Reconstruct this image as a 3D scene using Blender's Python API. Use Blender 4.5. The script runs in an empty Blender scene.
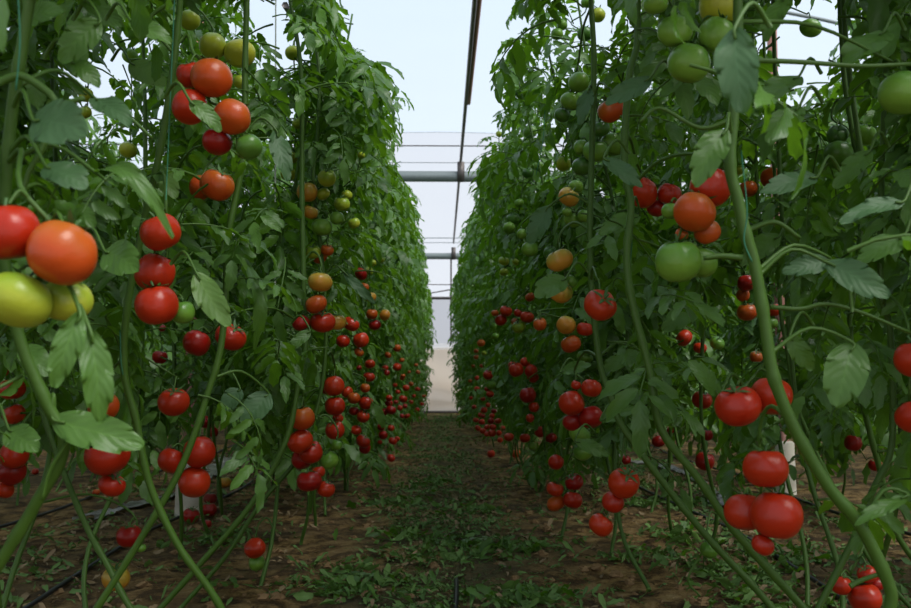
import bpy, math, random
import numpy as np
from mathutils import Vector, Matrix, noise
random.seed(7); rng = np.random.default_rng(7)
S = bpy.context.scene; COL = S.collection
PI = math.pi

# ------------------------------------------------------------------ camera
F = 900.0; CX, CY = 455.5, 304.0; H = 0.70
cd = bpy.data.cameras.new('camera'); cam = bpy.data.objects.new('camera', cd); COL.objects.link(cam)
cd.sensor_width = 36; cd.lens = F * 36 / 911; cd.clip_end = 200
pitch = math.atan(71 / F); yaw = math.atan(13.5 / F)
cam.location = (0, 0, H); cam.rotation_euler = (PI / 2 + pitch, 0, -yaw)
S.camera = cam
cd.dof.use_dof = True; cd.dof.focus_distance = 2.5; cd.dof.aperture_fstop = 7
RC = np.array(cam.rotation_euler.to_matrix())
C0 = np.array([0, 0, H])
def ray(px, py):
    return RC @ np.array([(px - CX) / F, (CY - py) / F, -1.0])
def at(px, py, d):                       # a point d metres in front of the lens plane
    return C0 + ray(px, py) * d
def on_ground(px, py, z=0.0):
    r = ray(px, py); return C0 + r * ((z - H) / r[2])
def proj(P):
    q = (np.atleast_2d(P) - C0) @ RC
    dd = np.maximum(-q[:, 2], 1e-3)
    return CX + F * q[:, 0] / dd, CY - F * q[:, 1] / dd, -q[:, 2]

# ------------------------------------------------------------------ materials
def new_mat(name):
    m = bpy.data.materials.new(name); m.use_nodes = True
    nt = m.node_tree; nt.nodes.clear()
    return m, nt, nt.nodes.new('ShaderNodeOutputMaterial')
def N(nt, t, **k):
    n = nt.nodes.new(t)
    for a, v in k.items():
        if a in n.inputs.keys() if hasattr(n.inputs, 'keys') else False: n.inputs[a].default_value = v
        else: setattr(n, a, v)
    return n
def ramp(nt, fac, stops):
    r = nt.nodes.new('ShaderNodeValToRGB'); nt.links.new(fac, r.inputs[0])
    e = r.color_ramp.elements
    while len(e) < len(stops): e.new(0.5)
    for i, (p, c) in enumerate(stops): e[i].position = p; e[i].color = (*c, 1)
    return r.outputs[0]
def mixc(nt, fac, a, b, mode='MIX'):
    m = nt.nodes.new('ShaderNodeMix'); m.data_type = 'RGBA'; m.blend_type = mode
    for s, v in ((m.inputs[0], fac), (m.inputs[6], a), (m.inputs[7], b)):
        if hasattr(v, 'links'): nt.links.new(v, s)
        elif isinstance(v, (int, float)): s.default_value = v
        else: s.default_value = (*v, 1)
    return m.outputs[2]
def noise_tex(nt, scale, detail=4, vec=None, rough=.55):
    n = nt.nodes.new('ShaderNodeTexNoise'); n.inputs['Scale'].default_value = scale
    n.inputs['Detail'].default_value = detail; n.inputs['Roughness'].default_value = rough
    if vec is not None: nt.links.new(vec, n.inputs['Vector'])
    return n
def coord(nt, which='Object'):
    return nt.nodes.new('ShaderNodeTexCoord').outputs[which]
def bump(nt, h, strength=.3, dist=.01):
    b = nt.nodes.new('ShaderNodeBump'); b.inputs['Strength'].default_value = strength
    b.inputs['Distance'].default_value = dist; nt.links.new(h, b.inputs['Height']); return b.outputs[0]
def plain(name, col, rough=.6, metal=0, var=.15, scale=30, bumpk=.15, spec=.5):
    m, nt, out = new_mat(name); p = nt.nodes.new('ShaderNodeBsdfPrincipled')
    n = noise_tex(nt, scale, 4, coord(nt))
    c = mixc(nt, n.outputs[0], tuple(x * (1 - var) for x in col), tuple(min(1, x * (1 + var)) for x in col))
    nt.links.new(c, p.inputs['Base Color']); p.inputs['Roughness'].default_value = rough
    p.inputs['Metallic'].default_value = metal; p.inputs['Specular IOR Level'].default_value = spec
    if bumpk: nt.links.new(bump(nt, n.outputs[0], bumpk, .004), p.inputs['Normal'])
    nt.links.new(p.outputs[0], out.inputs[0]); return m

def leaf_mat(name, dark, light, trans, tfac=.36, rough=.42):
    m, nt, out = new_mat(name)
    geo = nt.nodes.new('ShaderNodeNewGeometry')
    uv = nt.nodes.new('ShaderNodeUVMap'); sep = nt.nodes.new('ShaderNodeSeparateXYZ'); nt.links.new(uv.outputs[0], sep.inputs[0])
    # u across 0..1 (0.5 = midrib), v along
    def M(op, a, b=None, c=None):
        n = nt.nodes.new('ShaderNodeMath'); n.operation = op
        for i, v in enumerate((a, b, c)):
            if v is None: continue
            if hasattr(v, 'links'): nt.links.new(v, n.inputs[i])
            else: n.inputs[i].default_value = v
        return n.outputs[0]
    ax = M('ABSOLUTE', M('SUBTRACT', sep.outputs[0], .5))
    mid = M('LESS_THAN', ax, .022)
    side = M('FRACT', M('MULTIPLY', M('SUBTRACT', sep.outputs[1], M('MULTIPLY', ax, .55)), 7.0))
    sidev = M('LESS_THAN', M('ABSOLUTE', M('SUBTRACT', side, .5)), .06)
    vein = M('MAXIMUM', mid, M('MULTIPLY', sidev, .6))
    pil = M('ABSOLUTE', M('SUBTRACT', side, .5))
    base = ramp(nt, geo.outputs['Random Per Island'], [(0, dark), (.55, tuple((a + b) / 2 for a, b in zip(dark, light))), (1, light)])
    nz = noise_tex(nt, 35, 3, coord(nt))
    base = mixc(nt, mixc(nt, nz.outputs[0], (0, 0, 0), (.5, .5, .5)), base, light)
    base = mixc(nt, M('MULTIPLY', vein, .3), base, tuple(min(1, x * 1.9 + .02) for x in light))
    back = mixc(nt, geo.outputs['Backfacing'], base, mixc(nt, .30, base, (.14, .24, .09)))
    p = nt.nodes.new('ShaderNodeBsdfPrincipled'); nt.links.new(back, p.inputs['Base Color'])
    p.inputs['Roughness'].default_value = rough; p.inputs['Specular IOR Level'].default_value = .34
    nt.links.new(bump(nt, M('ADD', M('MULTIPLY', pil, .8), nz.outputs[0]), .25, .004), p.inputs['Normal'])
    t = nt.nodes.new('ShaderNodeBsdfTranslucent'); nt.links.new(mixc(nt, vein, trans, tuple(x * .7 for x in trans)), t.inputs[0])
    mx = nt.nodes.new('ShaderNodeMixShader'); mx.inputs[0].default_value = tfac
    nt.links.new(p.outputs[0], mx.inputs[1]); nt.links.new(t.outputs[0], mx.inputs[2]); nt.links.new(mx.outputs[0], out.inputs[0])
    return m
LEAF = leaf_mat('tomato_leaf', (.005, .034, .004), (.078, .190, .010), (.18, .40, .014), .31, .38)
LEAF_BLUE = leaf_mat('tomato_leaf_sky_sheen', (.011, .046, .018), (.034, .100, .034), (.07, .24, .03), .22, .5)  # near leaves: bluish sheen of the reflected sky put into the leaf colour
LEAF_PALE = leaf_mat('tomato_leaf_pale', (.08, .17, .03), (.15, .27, .05), (.20, .38, .05), .35)
LITTER = leaf_mat('wilted_leaf', (.05, .115, .022), (.16, .28, .055), (.12, .25, .04), .2, .6)
STRAW = plain('dry_leaf', (.24, .165, .085), .8)
STEM = plain('green_stem', (.048, .108, .011), .5, scale=60, spec=.35)
STEM_D = plain('dark_stem', (.045, .085, .028), .55, scale=60)
CALYX = plain('calyx_green', (.05, .12, .025), .55)

def tom_mat(name, lo, hi, split=None, rough=.30):
    """skin colour; split mixes a second natural skin colour towards the shoulder of the fruit"""
    m, nt, out = new_mat(name)
    oc = coord(nt); sep = nt.nodes.new('ShaderNodeSeparateXYZ'); nt.links.new(oc, sep.inputs[0])
    oi = nt.nodes.new('ShaderNodeObjectInfo')
    nz = noise_tex(nt, 1.6, 3, oc)
    base = mixc(nt, oi.outputs['Random'], lo, hi)
    fine = noise_tex(nt, 9, 5, oc)
    base = mixc(nt, mixc(nt, fine.outputs[0], (0, 0, 0), (.5, .5, .5)), base, hi)
    if split:
        a = nt.nodes.new('ShaderNodeMath'); a.operation = 'ADD'; nt.links.new(sep.outputs[2], a.inputs[0]); nt.links.new(nz.outputs[0], a.inputs[1])
        mr = nt.nodes.new('ShaderNodeMapRange'); nt.links.new(a.outputs[0], mr.inputs[0])
        mr.inputs[1].default_value = .35; mr.inputs[2].default_value = 1.05
        base = mixc(nt, mr.outputs[0], base, split)
    p = nt.nodes.new('ShaderNodeBsdfPrincipled'); nt.links.new(base, p.inputs['Base Color'])
    p.inputs['Roughness'].default_value = rough; p.inputs['Specular IOR Level'].default_value = .34
    nt.links.new(bump(nt, fine.outputs[0], .05, .02), p.inputs['Normal'])
    nt.links.new(p.outputs[0], out.inputs[0]); return m
TOM = {
 'r': ('red', tom_mat('skin_red', (.33, .012, .003), (.43, .030, .005))),
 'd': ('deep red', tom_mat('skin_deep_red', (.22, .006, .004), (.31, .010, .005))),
 'o': ('orange-red', tom_mat('skin_orange_red', (.40, .042, .005), (.47, .07, .008), (.36, .10, .012))),
 'y': ('yellow-orange', tom_mat('skin_yellow_orange', (.48, .17, .018), (.50, .23, .025), (.24, .26, .03))),
 'p': ('yellow-green', tom_mat('skin_yellow_green', (.27, .34, .022), (.38, .38, .03), (.15, .27, .02))),
 'g': ('green', tom_mat('skin_green', (.11, .23, .025), (.17, .31, .035), (.06, .17, .018))),
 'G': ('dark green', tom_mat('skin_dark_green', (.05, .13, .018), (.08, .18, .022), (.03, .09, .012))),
}

# ------------------------------------------------------------------ mesh helpers
class MB:
    def __init__(s): s.v = []; s.f = []; s.m = []; s.uv = []; s.n = 0
    def add(s, v, f, mi=0, uv=None):
        v = np.asarray(v, float); f = np.asarray(f, int)
        s.v.append(v); s.f.append(f + s.n); s.n += len(v)
        s.m.append(np.full(len(f), mi) if np.isscalar(mi) else np.asarray(mi))
        s.uv.append(np.zeros((len(v), 2)) + .25 if uv is None else uv)
    def build(s, name, mats, parent=None, base=(0, 0, 0), smooth=True):
        me = bpy.data.meshes.new(name)
        v = np.concatenate(s.v) - np.asarray(base); f = np.concatenate(s.f)
        me.vertices.add(len(v)); me.vertices.foreach_set('co', v.astype(np.float32).ravel())
        me.loops.add(f.size); me.loops.foreach_set('vertex_index', f.ravel().astype(np.int32))
        me.polygons.add(len(f)); me.polygons.foreach_set('loop_start', (np.arange(len(f)) * 4).astype(np.int32))
        try: me.polygons.foreach_set('loop_total', np.full(len(f), 4, np.int32))
        except Exception: pass
        for x in (mats if isinstance(mats, (list, tuple)) else [mats]): me.materials.append(x)
        me.polygons.foreach_set('material_index', np.concatenate(s.m).astype(np.int32))
        me.polygons.foreach_set('use_smooth', np.full(len(f), smooth))
        u = me.uv_layers.new(name='UVMap'); u.data.foreach_set('uv', np.concatenate(s.uv)[f.ravel()].astype(np.float32).ravel())
        me.update(calc_edges=True); me.validate()
        o = bpy.data.objects.new(name, me); COL.objects.link(o)
        if parent is not None: o.parent = parent
        return o
def spline(pts, k=5):
    p = np.asarray(pts, float)
    if len(p) < 3: return np.linspace(p[0], p[-1], k + 1)
    q = np.vstack([2 * p[0] - p[1], p, 2 * p[-1] - p[-2]]); out = []
    for i in range(1, len(q) - 2):
        for t in np.linspace(0, 1, k, endpoint=False):
            a, b, c, d = q[i - 1:i + 3]
            out.append(.5 * (2 * b + (c - a) * t + (2 * a - 5 * b + 4 * c - d) * t * t + (3 * b - a - 3 * c + d) * t ** 3))
    out.append(p[-1]); return np.array(out)
def tube_geo(p, r, sides=8, cap=True):
    p = np.asarray(p, float); n = len(p); r = np.broadcast_to(np.asarray(r, float), (n,)).copy()
    t = np.gradient(p, axis=0); t /= np.linalg.norm(t, axis=1)[:, None] + 1e-9
    ref = np.array([0, 1., 0]) if abs(t[0][1]) < .8 else np.array([1., 0, 0])
    V = []; a = np.linspace(0, 2 * PI, sides, endpoint=False)
    u = ref
    for i in range(n):
        u = u - t[i] * (u @ t[i]); u /= np.linalg.norm(u) + 1e-9; w = np.cross(t[i], u)
        V.append(p[i] + r[i] * (np.cos(a)[:, None] * u + np.sin(a)[:, None] * w))
    V = np.concatenate(V); Fc = []
    for i in range(n - 1):
        for j in range(sides):
            k = (j + 1) % sides; Fc.append((i * sides + j, i * sides + k, (i + 1) * sides + k, (i + 1) * sides + j))
    if cap and sides % 2 == 0:
        for b in (0, (n - 1) * sides):
            for j in range(1, sides - 2, 2): Fc.append((b, b + j, b + j + 1, b + j + 2))
    return V, np.array(Fc)
BOXF = np.array([(0, 1, 3, 2), (4, 6, 7, 5), (0, 4, 5, 1), (2, 3, 7, 6), (0, 2, 6, 4), (1, 5, 7, 3)])
def box_geo(x0, x1, y0, y1, z0, z1):
    return np.array([(x, y, z) for x in (x0, x1) for y in (y0, y1) for z in (z0, z1)], float), BOXF
def empty(name, loc=(0, 0, 0)):
    o = bpy.data.objects.new(name, None); o.empty_display_size = .1; o.location = loc; COL.objects.link(o); return o
def tag(o, label=None, cat=None, group=None, kind=None):
    for k, v in (('label', label), ('category', cat), ('group', group), ('kind', kind)):
        if v: o[k] = v
    return o

# ------------------------------------------------------------------ leaves
def leaflet(n, cols, L=1.0, W=.5, lobes=3.5, fold=.16, droop=.25, wave=.03, seed=0, amp=.42):
    r = np.random.default_rng(seed); V = []; UV = []
    s = np.linspace(-1, 1, cols)
    ph = r.uniform(0, 6.28, 4)
    for i in range(n):
        t = i / (n - 1)
        w = (max(t, .012) ** .50) * ((1 - t) ** .72) * 1.60
        saw = (t * lobes * 1.0 + .15) % 1.0
        lob = 1 + (amp * (saw - .5) if cols > 3 or n > 6 else .15 * (saw - .5)) * (1 - .25 * t)
        for sj in s:
            h = W * .5 * w * (lob if abs(sj) > .7 else 1)
            x = t * L + (.07 * L * saw * (abs(sj) > .7) * (t < .97))
            y = sj * h
            z = fold * abs(y) - droop * L * t * t + wave * L * (math.sin(ph[0] + 9 * t + 2 * sj) + .6 * math.sin(ph[1] + 17 * t * (1 if sj > 0 else -1))) * abs(sj)
            y += .06 * math.sin(ph[2] + 2.5 * t) * t * L
            V.append((x, y, z)); UV.append((.5 + .5 * sj, t))
    Fc = [(i * cols + j, i * cols + j + 1, (i + 1) * cols + j + 1, (i + 1) * cols + j) for i in range(n - 1) for j in range(cols - 1)]
    return np.array(V), np.array(Fc), np.array(UV)
def rotz(a): c, s = math.cos(a), math.sin(a); return np.array([[c, -s, 0], [s, c, 0], [0, 0, 1]])
def roty(a): c, s = math.cos(a), math.sin(a); return np.array([[c, 0, s], [0, 1, 0], [-s, 0, c]])
def rotx(a): c, s = math.cos(a), math.sin(a); return np.array([[1, 0, 0], [0, c, -s], [0, s, c]])
def compound(seed, hi=True):
    """one pinnate tomato leaf, rachis along +X from 0 to about 1"""
    r = np.random.default_rng(seed); mb = MB()
    n, cols = (12, 5) if hi else (7, 3)
    dr = r.uniform(.25, .7)
    cur = lambda t: np.array([t * (1 - .12 * dr * t), .06 * math.sin(3 * t + seed), .08 * t - dr * t * t])
    pts = np.array([cur(t) for t in np.linspace(0, .8, 6)])
    v, f = tube_geo(pts, np.linspace(.014, .006, 6), 4 if not hi else 6, False); mb.add(v, f, 1)
    cen = []
    def put(t, ang, size, tilt):
        b = cur(t); tang = cur(t + .03) - cur(t - .03); el = math.atan2(tang[2], tang[0])
        v, f, uv = leaflet(n, cols, 1, r.uniform(.48, .62), r.choice([3.4, 4.3]), r.uniform(.05, .35), r.uniform(.1, .5), .03, int(r.integers(1e6)))
        v = v * size; v[:, 0] += .04
        v = v @ rotx(r.uniform(-.5, .5)).T @ roty(r.uniform(-.1, .35) + tilt).T @ rotz(ang).T @ roty(-el).T + b
        if r.random() < .03: pass
        mb.add(v, f, 0, uv); cen.append(v.mean(0))
    put(.8, r.uniform(-.2, .2), r.uniform(.38, .48), .1)
    for t, sz in ((.70, .36), (.50, .38), (.30, .30)):
        for sg in (-1, 1): put(t + r.uniform(-.03, .03), sg * r.uniform(.9, 1.25), sz * r.uniform(.8, 1.12), .15)
    for t in (.60, .40):
        for sg in (-1, 1): 
            if r.random() < .6: put(t, sg * 1.3, r.uniform(.09, .16), .1)
    return np.concatenate(mb.v), np.concatenate(mb.f), np.concatenate(mb.m), np.concatenate(mb.uv), np.array(cen)
HI = [compound(100 + i, True) for i in range(12)]
LO = [compound(100 + i, False) for i in range(12)]

# ------------------------------------------------------------------ tomatoes: clusters as read off the photograph
# rows: cluster phrase, then "x y width colour" front fruit first.  (fruit are about 7 cm across, which gives each truss its distance)
CL = [
 ("the blurred closest truss at the left row's mouth", 1.0, "62 253 65 o;18 300 64 p;8 232 62 r;66 300 50 p"),
 ("the low truss beneath the closest one, beyond its hanging leaf", 2.3, "12 389 26 r;2 371 13 r;14 414 22 r"),
 ("the low truss above the slanting stem, left row's mouth", 2.1, "14 455 28 r;12 472 28 d;5 490 18 r"),
 ("the loose low truss around the broad drooping leaf, left row", 1.9, "104 407 30 o;107 455 42 r;112 485 26 r"),
 ("the small group near the soil between slanting stems, left row", 2.4, "129 536 25 d;116 578 27 y;141 548 10 g"),
 ("the chain hanging left of the yellowish pointed leaf", 1.65, "157 305 42 r;155 273 41 r;161 232 42 r;183 312 26 g"),
 ("the pair behind the upright stem below that pointed leaf", 2.3, "231 337 31 r;197 343 28 d"),
 ("alone above the low threesome, left row", 2.2, "174 402 31 r"),
 ("the low threesome beside the white footing, left row", 2.1, "199 452 33 r;172 461 29 r;194 482 32 r"),
 ("the big truss high in the left row", 1.65, "212 78 41 o;232 117 37 o;190 107 36 r;190 75 28 r;217 142 30 d;249 147 27 G"),
 ("the pair right below the big high truss", 1.9, "217 185 33 o;202 188 25 o"),
 ("the unripe fruit above the big high truss", 2.3, "240 53 30 p;213 46 27 p;190 20 21 p;240 82 14 p"),
 ("the small unripe chain near the top left corner", 3.2, "88 75 18 p;86 95 15 p;85 112 14 p"),
 ("the spots of unripe fruit behind the leaves, top left", 3.2, "130 56 16 g;128 150 18 p"),
 ("the high unripe fruit below the brace pipes", 3.4, "293 53 16 p;300 123 15 p;292 157 14 p;288 174 15 p"),
 ("the high mixed chain above the long ripening chain", 2.9, "327 178 18 p;307 192 21 y;310 212 16 y;323 194 14 p;322 227 21 g;337 218 14 g"),
 ("the unripe cluster at the high chain's aisle side", 3.5, "342 204 16 p;347 195 11 p;354 223 12 p;361 155 8 p"),
 ("the small colour-turning bunch under the high mixed chain", 2.9, "313 252 16 p;320 257 15 o;327 250 14 o"),
 ("the long ripening chain at mid height", 2.6, "320 282 24 y;316 304 22 o;323 322 25 r;336 322 20 y;301 323 17 d"),
 ("the red truss on the aisle side of the ripening chain", 3.6, "351 324 17 r;361 340 16 r;343 341 14 r;359 352 10 o"),
 ("the brownish-turning truss at mid left row", 4.8, "385 315 11 y;371 297 11 y;372 314 12 o;375 325 13 d;361 274 13 d;364 287 10 o"),
 ("the little unripe bunch above the brownish-turning truss", 6.5, "369 271 9 p;381 260 8 p;373 263 7 p"),
 ("the long ripe chain over the aisle edge", 2.65, "302 418 25 o;300 441 25 r;311 452 25 r;302 459 21 d;309 481 26 d;318 472 15 r;326 489 18 r"),
 ("the green end of the long ripe chain", 2.8, "329 460 20 g;337 445 11 g"),
 ("the ripe column behind the long ripe chain", 3.1, "334 386 21 r;335 406 21 r;335 430 20 r;327 388 16 d;338 418 11 r"),
 ("the truss one step past the ripe column", 4.6, "366 403 14 r;363 416 14 r;354 398 13 o;347 392 12 r;354 411 11 d;365 388 10 o"),
 ("the low truss one step past the ripe column", 4.6, "363 441 15 r;356 430 11 r;365 448 12 d"),
 ("the mid-height small reds past the ripening chain", 5.2, "370 364 11 r;369 377 12 r;387 373 6 d;359 368 6 d;333 378 8 o"),
 ("the low bunch before the left row narrows", 6.0, "391 410 11 d;389 403 8 d;384 412 8 d;389 398 7 r"),
 ("the lowest bunch before the left row narrows", 6.2, "383 435 9 d;393 441 9 r;381 427 8 d;391 428 7 r;397 439 6 r;380 442 5 r"),
 ("the mid bunch before the left row narrows", 7.2, "397 367 9 r;397 348 8 o;388 355 7 o;385 368 7 r;402 360 5 o"),
 ("dangling low and alone over the path edge, left row", 7.0, "391 458 8 r"),
 ("alone by the soil behind the long ripe chain", 7.0, "355 478 8 d"),
 ("the low hanging pair over bare soil, left of the path", 3.0, "255 548 21 r;257 563 17 g"),
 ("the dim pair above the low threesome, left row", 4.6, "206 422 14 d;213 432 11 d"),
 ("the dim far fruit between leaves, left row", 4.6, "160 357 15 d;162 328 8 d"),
 # right row
 ("the high green truss beside the big hanging leaf", 1.55, "689 63 42 g;717 35 37 g;675 31 33 g;720 5 44 p;656 3 26 g"),
 ("half hidden under the blue-green leaf", 2.2, "612 109 29 o"),
 ("the green bunch below the half-hidden orange fruit", 2.5, "596 151 26 g;613 144 25 g;583 166 23 G;581 147 15 g;600 129 20 G"),
 ("the mid-height red cluster beside the dark stem", 2.1, "643 193 31 r;669 194 25 r;656 208 20 d"),
 ("the mixed truss where the thick stem bends", 1.6, "694 212 43 o;710 187 42 r;678 261 45 g;700 262 36 g;707 232 26 o;682 234 13 o;671 211 20 g"),
 ("the ripening fruit behind the thick stem", 3.0, "748 189 20 o;771 178 21 o;738 170 12 p"),
 ("large and alone with spreading sepals, mid right row", 2.1, "600 305 33 r"),
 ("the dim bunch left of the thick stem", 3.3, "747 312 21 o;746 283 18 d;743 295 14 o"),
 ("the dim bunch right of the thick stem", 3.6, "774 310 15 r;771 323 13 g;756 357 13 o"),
 ("the bunch deep in the leaves past the thick stem", 3.8, "684 338 18 r;700 348 14 r;717 343 15 g"),
 ("the large pair crossing the thick stem", 1.55, "738 406 45 r;771 396 43 r"),
 ("the large low truss beside the thick stem", 1.45, "766 468 47 r;777 515 50 r;745 512 40 r;763 545 22 r"),
 ("the low threesome above right-hand path litter", 2.2, "624 483 31 r;613 502 22 r;601 525 25 r"),
 ("the shaded pair behind the slanting stems, right row", 3.4, "702 400 20 r;705 461 20 d"),
 ("the tiny reds behind the slanting stems, right row", 5.0, "707 435 12 d;659 441 14 d;671 430 8 d;626 460 10 d"),
 ("the unripe spots low between the slanting stems", 3.2, "709 550 18 g;701 580 10 p"),
 ("the reds in the next row behind the thick stem", 4.2, "853 443 17 d;875 465 13 d"),
 ("the cut-off truss in the bottom right corner", 2.0, "865 598 32 r;841 585 20 r;867 574 19 r;876 584 16 d"),
 ("the cut-off truss at the right edge, mid height", 1.5, "917 358 42 r;915 417 36 r"),
 ("big and unripe, cut off at the top right edge", 1.45, "903 93 46 g"),
 ("the shaded unripe truss below the roof gap, right row", 2.3, "864 135 24 g;839 155 30 G;837 135 22 G"),
 ("hanging in the roof gap, top right", 2.8, "811 28 21 g"),
 ("the yellowing truss at upper right row", 2.9, "569 197 21 y;576 187 16 g;585 216 15 g;573 219 19 g;567 212 10 g"),
 ("alone above the yellowing truss", 3.8, "563 164 15 p"),
 ("the high green trio, upper right row", 2.7, "579 82 21 g;571 101 21 g;562 115 16 G"),
 ("the top green bunch, upper right row", 3.6, "598 15 15 p;585 34 16 G;557 34 13 g;562 25 11 g;588 2 14 g"),
 ("the big yellowing bunch at mid height", 2.3, "560 260 27 y;560 291 26 y;571 281 14 g"),
 ("the green trio beside the big yellowing bunch", 3.4, "530 249 16 g;551 253 15 G;522 234 11 g"),
 ("the green bunch along the aisle side, upper right row", 4.4, "509 228 13 g;513 219 14 G;519 203 10 g;530 132 14 g;528 173 12 G;539 166 11 g"),
 ("the pale little bunch along the aisle side, right row", 5.5, "504 261 11 p;504 272 9 p;516 262 8 p;499 134 7 p"),
 ("the orange group left of the single big red fruit", 3.0, "571 344 20 o;566 325 19 y;585 329 16 r;540 324 14 o"),
 ("the colourful bunch facing the aisle, right row", 4.6, "527 317 14 r;519 327 14 p;506 311 13 r;501 320 12 r;518 313 9 r;495 313 8 o;515 322 8 o;530 297 10 o"),
 ("the ripe bunch at the long slanting stem, right row", 2.5, "572 403 27 r;591 388 21 r;591 417 25 d;573 421 20 d;576 385 11 r"),
 ("the dark green pair below the ripe bunch", 2.8, "580 434 23 g;584 450 22 g"),
 ("the green pair above the ripe bunch", 3.5, "585 357 15 g;592 365 15 G"),
 ("the low fruit square over the soil", 3.3, "573 500 20 r;556 503 18 o;574 482 19 d;555 489 17 r;556 462 16 r"),
 ("the ripe bunch at knee height, right row", 4.5, "516 370 15 r;531 371 14 r;533 377 12 r;525 362 10 r;512 365 8 r"),
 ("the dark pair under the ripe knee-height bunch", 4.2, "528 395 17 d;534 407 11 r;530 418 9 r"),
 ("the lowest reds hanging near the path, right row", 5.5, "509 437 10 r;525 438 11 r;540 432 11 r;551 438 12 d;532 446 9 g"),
 ("the small mixed bunch low on the aisle side", 6.5, "488 375 10 r;491 385 10 g;490 394 8 r;487 389 6 r;497 388 6 g"),
 ("the small fruit at mid height before the row narrows", 8.5, "481 343 8 o;495 336 8 g;493 326 7 g;484 353 5 p"),
]
FAR_L = "403 399 9 r;406 388 7 r;417 410 6 r;407 416 6 r;402 416 5 d;418 389 5 r;411 384 5 o;403 376 5 o;416 365 4 o;418 372 5 o;417 389 5 r;402 378 5 o;398 392 5 r;411 402 5 r;396 402 5 d;422 404 4 r;424 396 4 o;409 372 4 o;400 408 6 r;414 396 4 r;405 406 5 d;395 385 5 r"
FAR_R = "476 420 6 r;482 422 7 r;478 428 7 r;483 431 7 r;491 421 7 d;498 421 7 r;493 427 7 r;492 433 8 r;492 416 6 r;484 410 7 r;494 411 6 d;503 428 5 r;474 407 5 r;483 416 5 d;477 389 6 r;476 351 5 o;476 357 5 o;481 366 4 r;482 366 4 r;477 378 5 r;487 427 6 r;487 434 6 r;480 415 5 r;471 398 4 r;470 381 4 o;499 433 6 r;488 405 5 r;473 366 4 o;500 440 6 r;483 399 5 r"
FLOORT = [("small red fallen tomato on bare soil beside the white footing", "191 518 16 d"),
 ("dark red fallen tomato closest right of the white footing", "209 512 15 d"), ("smallest fallen tomato, in front of the white footing", "207 526 9 d"),
 ("deep red fallen tomato behind the others, right of the footing", "210 501 13 d"), ("orange fallen tomato right of the white footing", "225 484 12 y"),
 ("small orange fallen tomato far under the left row", "96 494 8 o"),
 ("tiny red fallen tomato at the left row's mouth", "35 473 7 r"), ("orange-red fallen tomato on the path's right edge", "516 455 10 o"),
 ("small red fallen tomato out on the path", "491 455 8 r")]

def tomato_geo(seed, hi):
    r = np.random.default_rng(seed); nu, nv = (36, 20) if hi else (16, 10)
    k = int(r.integers(4, 7)); ph = r.uniform(0, 6.28, 3); V = []
    ribs = r.uniform(.015, .06); asym = r.uniform(0, .07)
    for i in range(nv + 1):
        th = PI * i / nv
        for j in range(nu):
            a = 2 * PI * j / nu
            top = max(0, math.cos(th)) ; st = math.sin(th)
            rr = .5 * (1 + ribs * math.cos(k * a + ph[0]) * (.3 + top) * st + asym * math.cos(2 * a + ph[1]) * st + .6 * asym * math.cos(a + ph[2]) * st)
            z = .465 * math.cos(th) - .105 * math.exp(-(th / .33) ** 2) + .02 * math.exp(-((PI - th) / .3) ** 2)
            x = rr * (st ** .86) * math.cos(a); y = rr * (st ** .86) * math.sin(a)
            V.append((x, y, z))
    Fc = [(i * nu + (j + 1) % nu, i * nu + j, (i + 1) * nu + j, (i + 1) * nu + (j + 1) % nu) for i in range(nv) for j in range(nu)]
    return np.array(V), np.array(Fc)
def calyx_geo(seed):
    r = np.random.default_rng(seed); mb = MB(); k = 5 + seed % 2
    for j in range(k):
        L = r.uniform(.32, .46); n = 6; v = []
        for i in range(n):
            t = i / (n - 1); w = .055 * (math.sin(PI * min(1, t * .75 + .25)) ** .8) * (1 if t < 1 else .05)
            z = .335 + .10 * math.sin(min(t, .5) * PI) - .06 * t + r.uniform(-.006, .006) + (.20 * t * t if (j + seed) % 3 == 0 else .03 * t)
            for s in (-1, 0, 1): v.append((.02 + t * L, s * w, z + .012 * (s == 0)))
        f = [(i * 3 + c, i * 3 + c + 1, (i + 1) * 3 + c + 1, (i + 1) * 3 + c) for i in range(n - 1) for c in range(2)]
        mb.add(np.array(v) @ rotz(2 * PI * j / k + r.uniform(-.2, .2)).T, f)
    p = spline([(0, 0, .32), (.01, 0, .45), (.05, .02, .58)], 4)
    v, f = tube_geo(p, np.linspace(.035, .028, len(p)), 6); mb.add(v, f)
    return mb
def mesh_only(mb, name, mats):
    o = mb.build(name, mats); me = o.data; bpy.data.objects.remove(o); return me
TG = {}; CG = [mesh_only(calyx_geo(i), 'calyx', [CALYX]) for i in range(5)]
def tomato_mesh(var, hi, c):
    key = (var, hi, c)
    if key not in TG:
        mb = MB(); v, f = tomato_geo(50 + var, hi); mb.add(v, f); TG[key] = mesh_only(mb, 'tomato', [TOM[c][1]])
    return TG[key]
PROT = []      # (x, y, r_px, depth) of everything that must stay visible
fruit = []     # (centre, dia, cluster index)
ORD = ['topmost', 'second down', 'third down', 'fourth down', 'fifth down', 'sixth down', 'seventh down', 'lowest']
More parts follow.
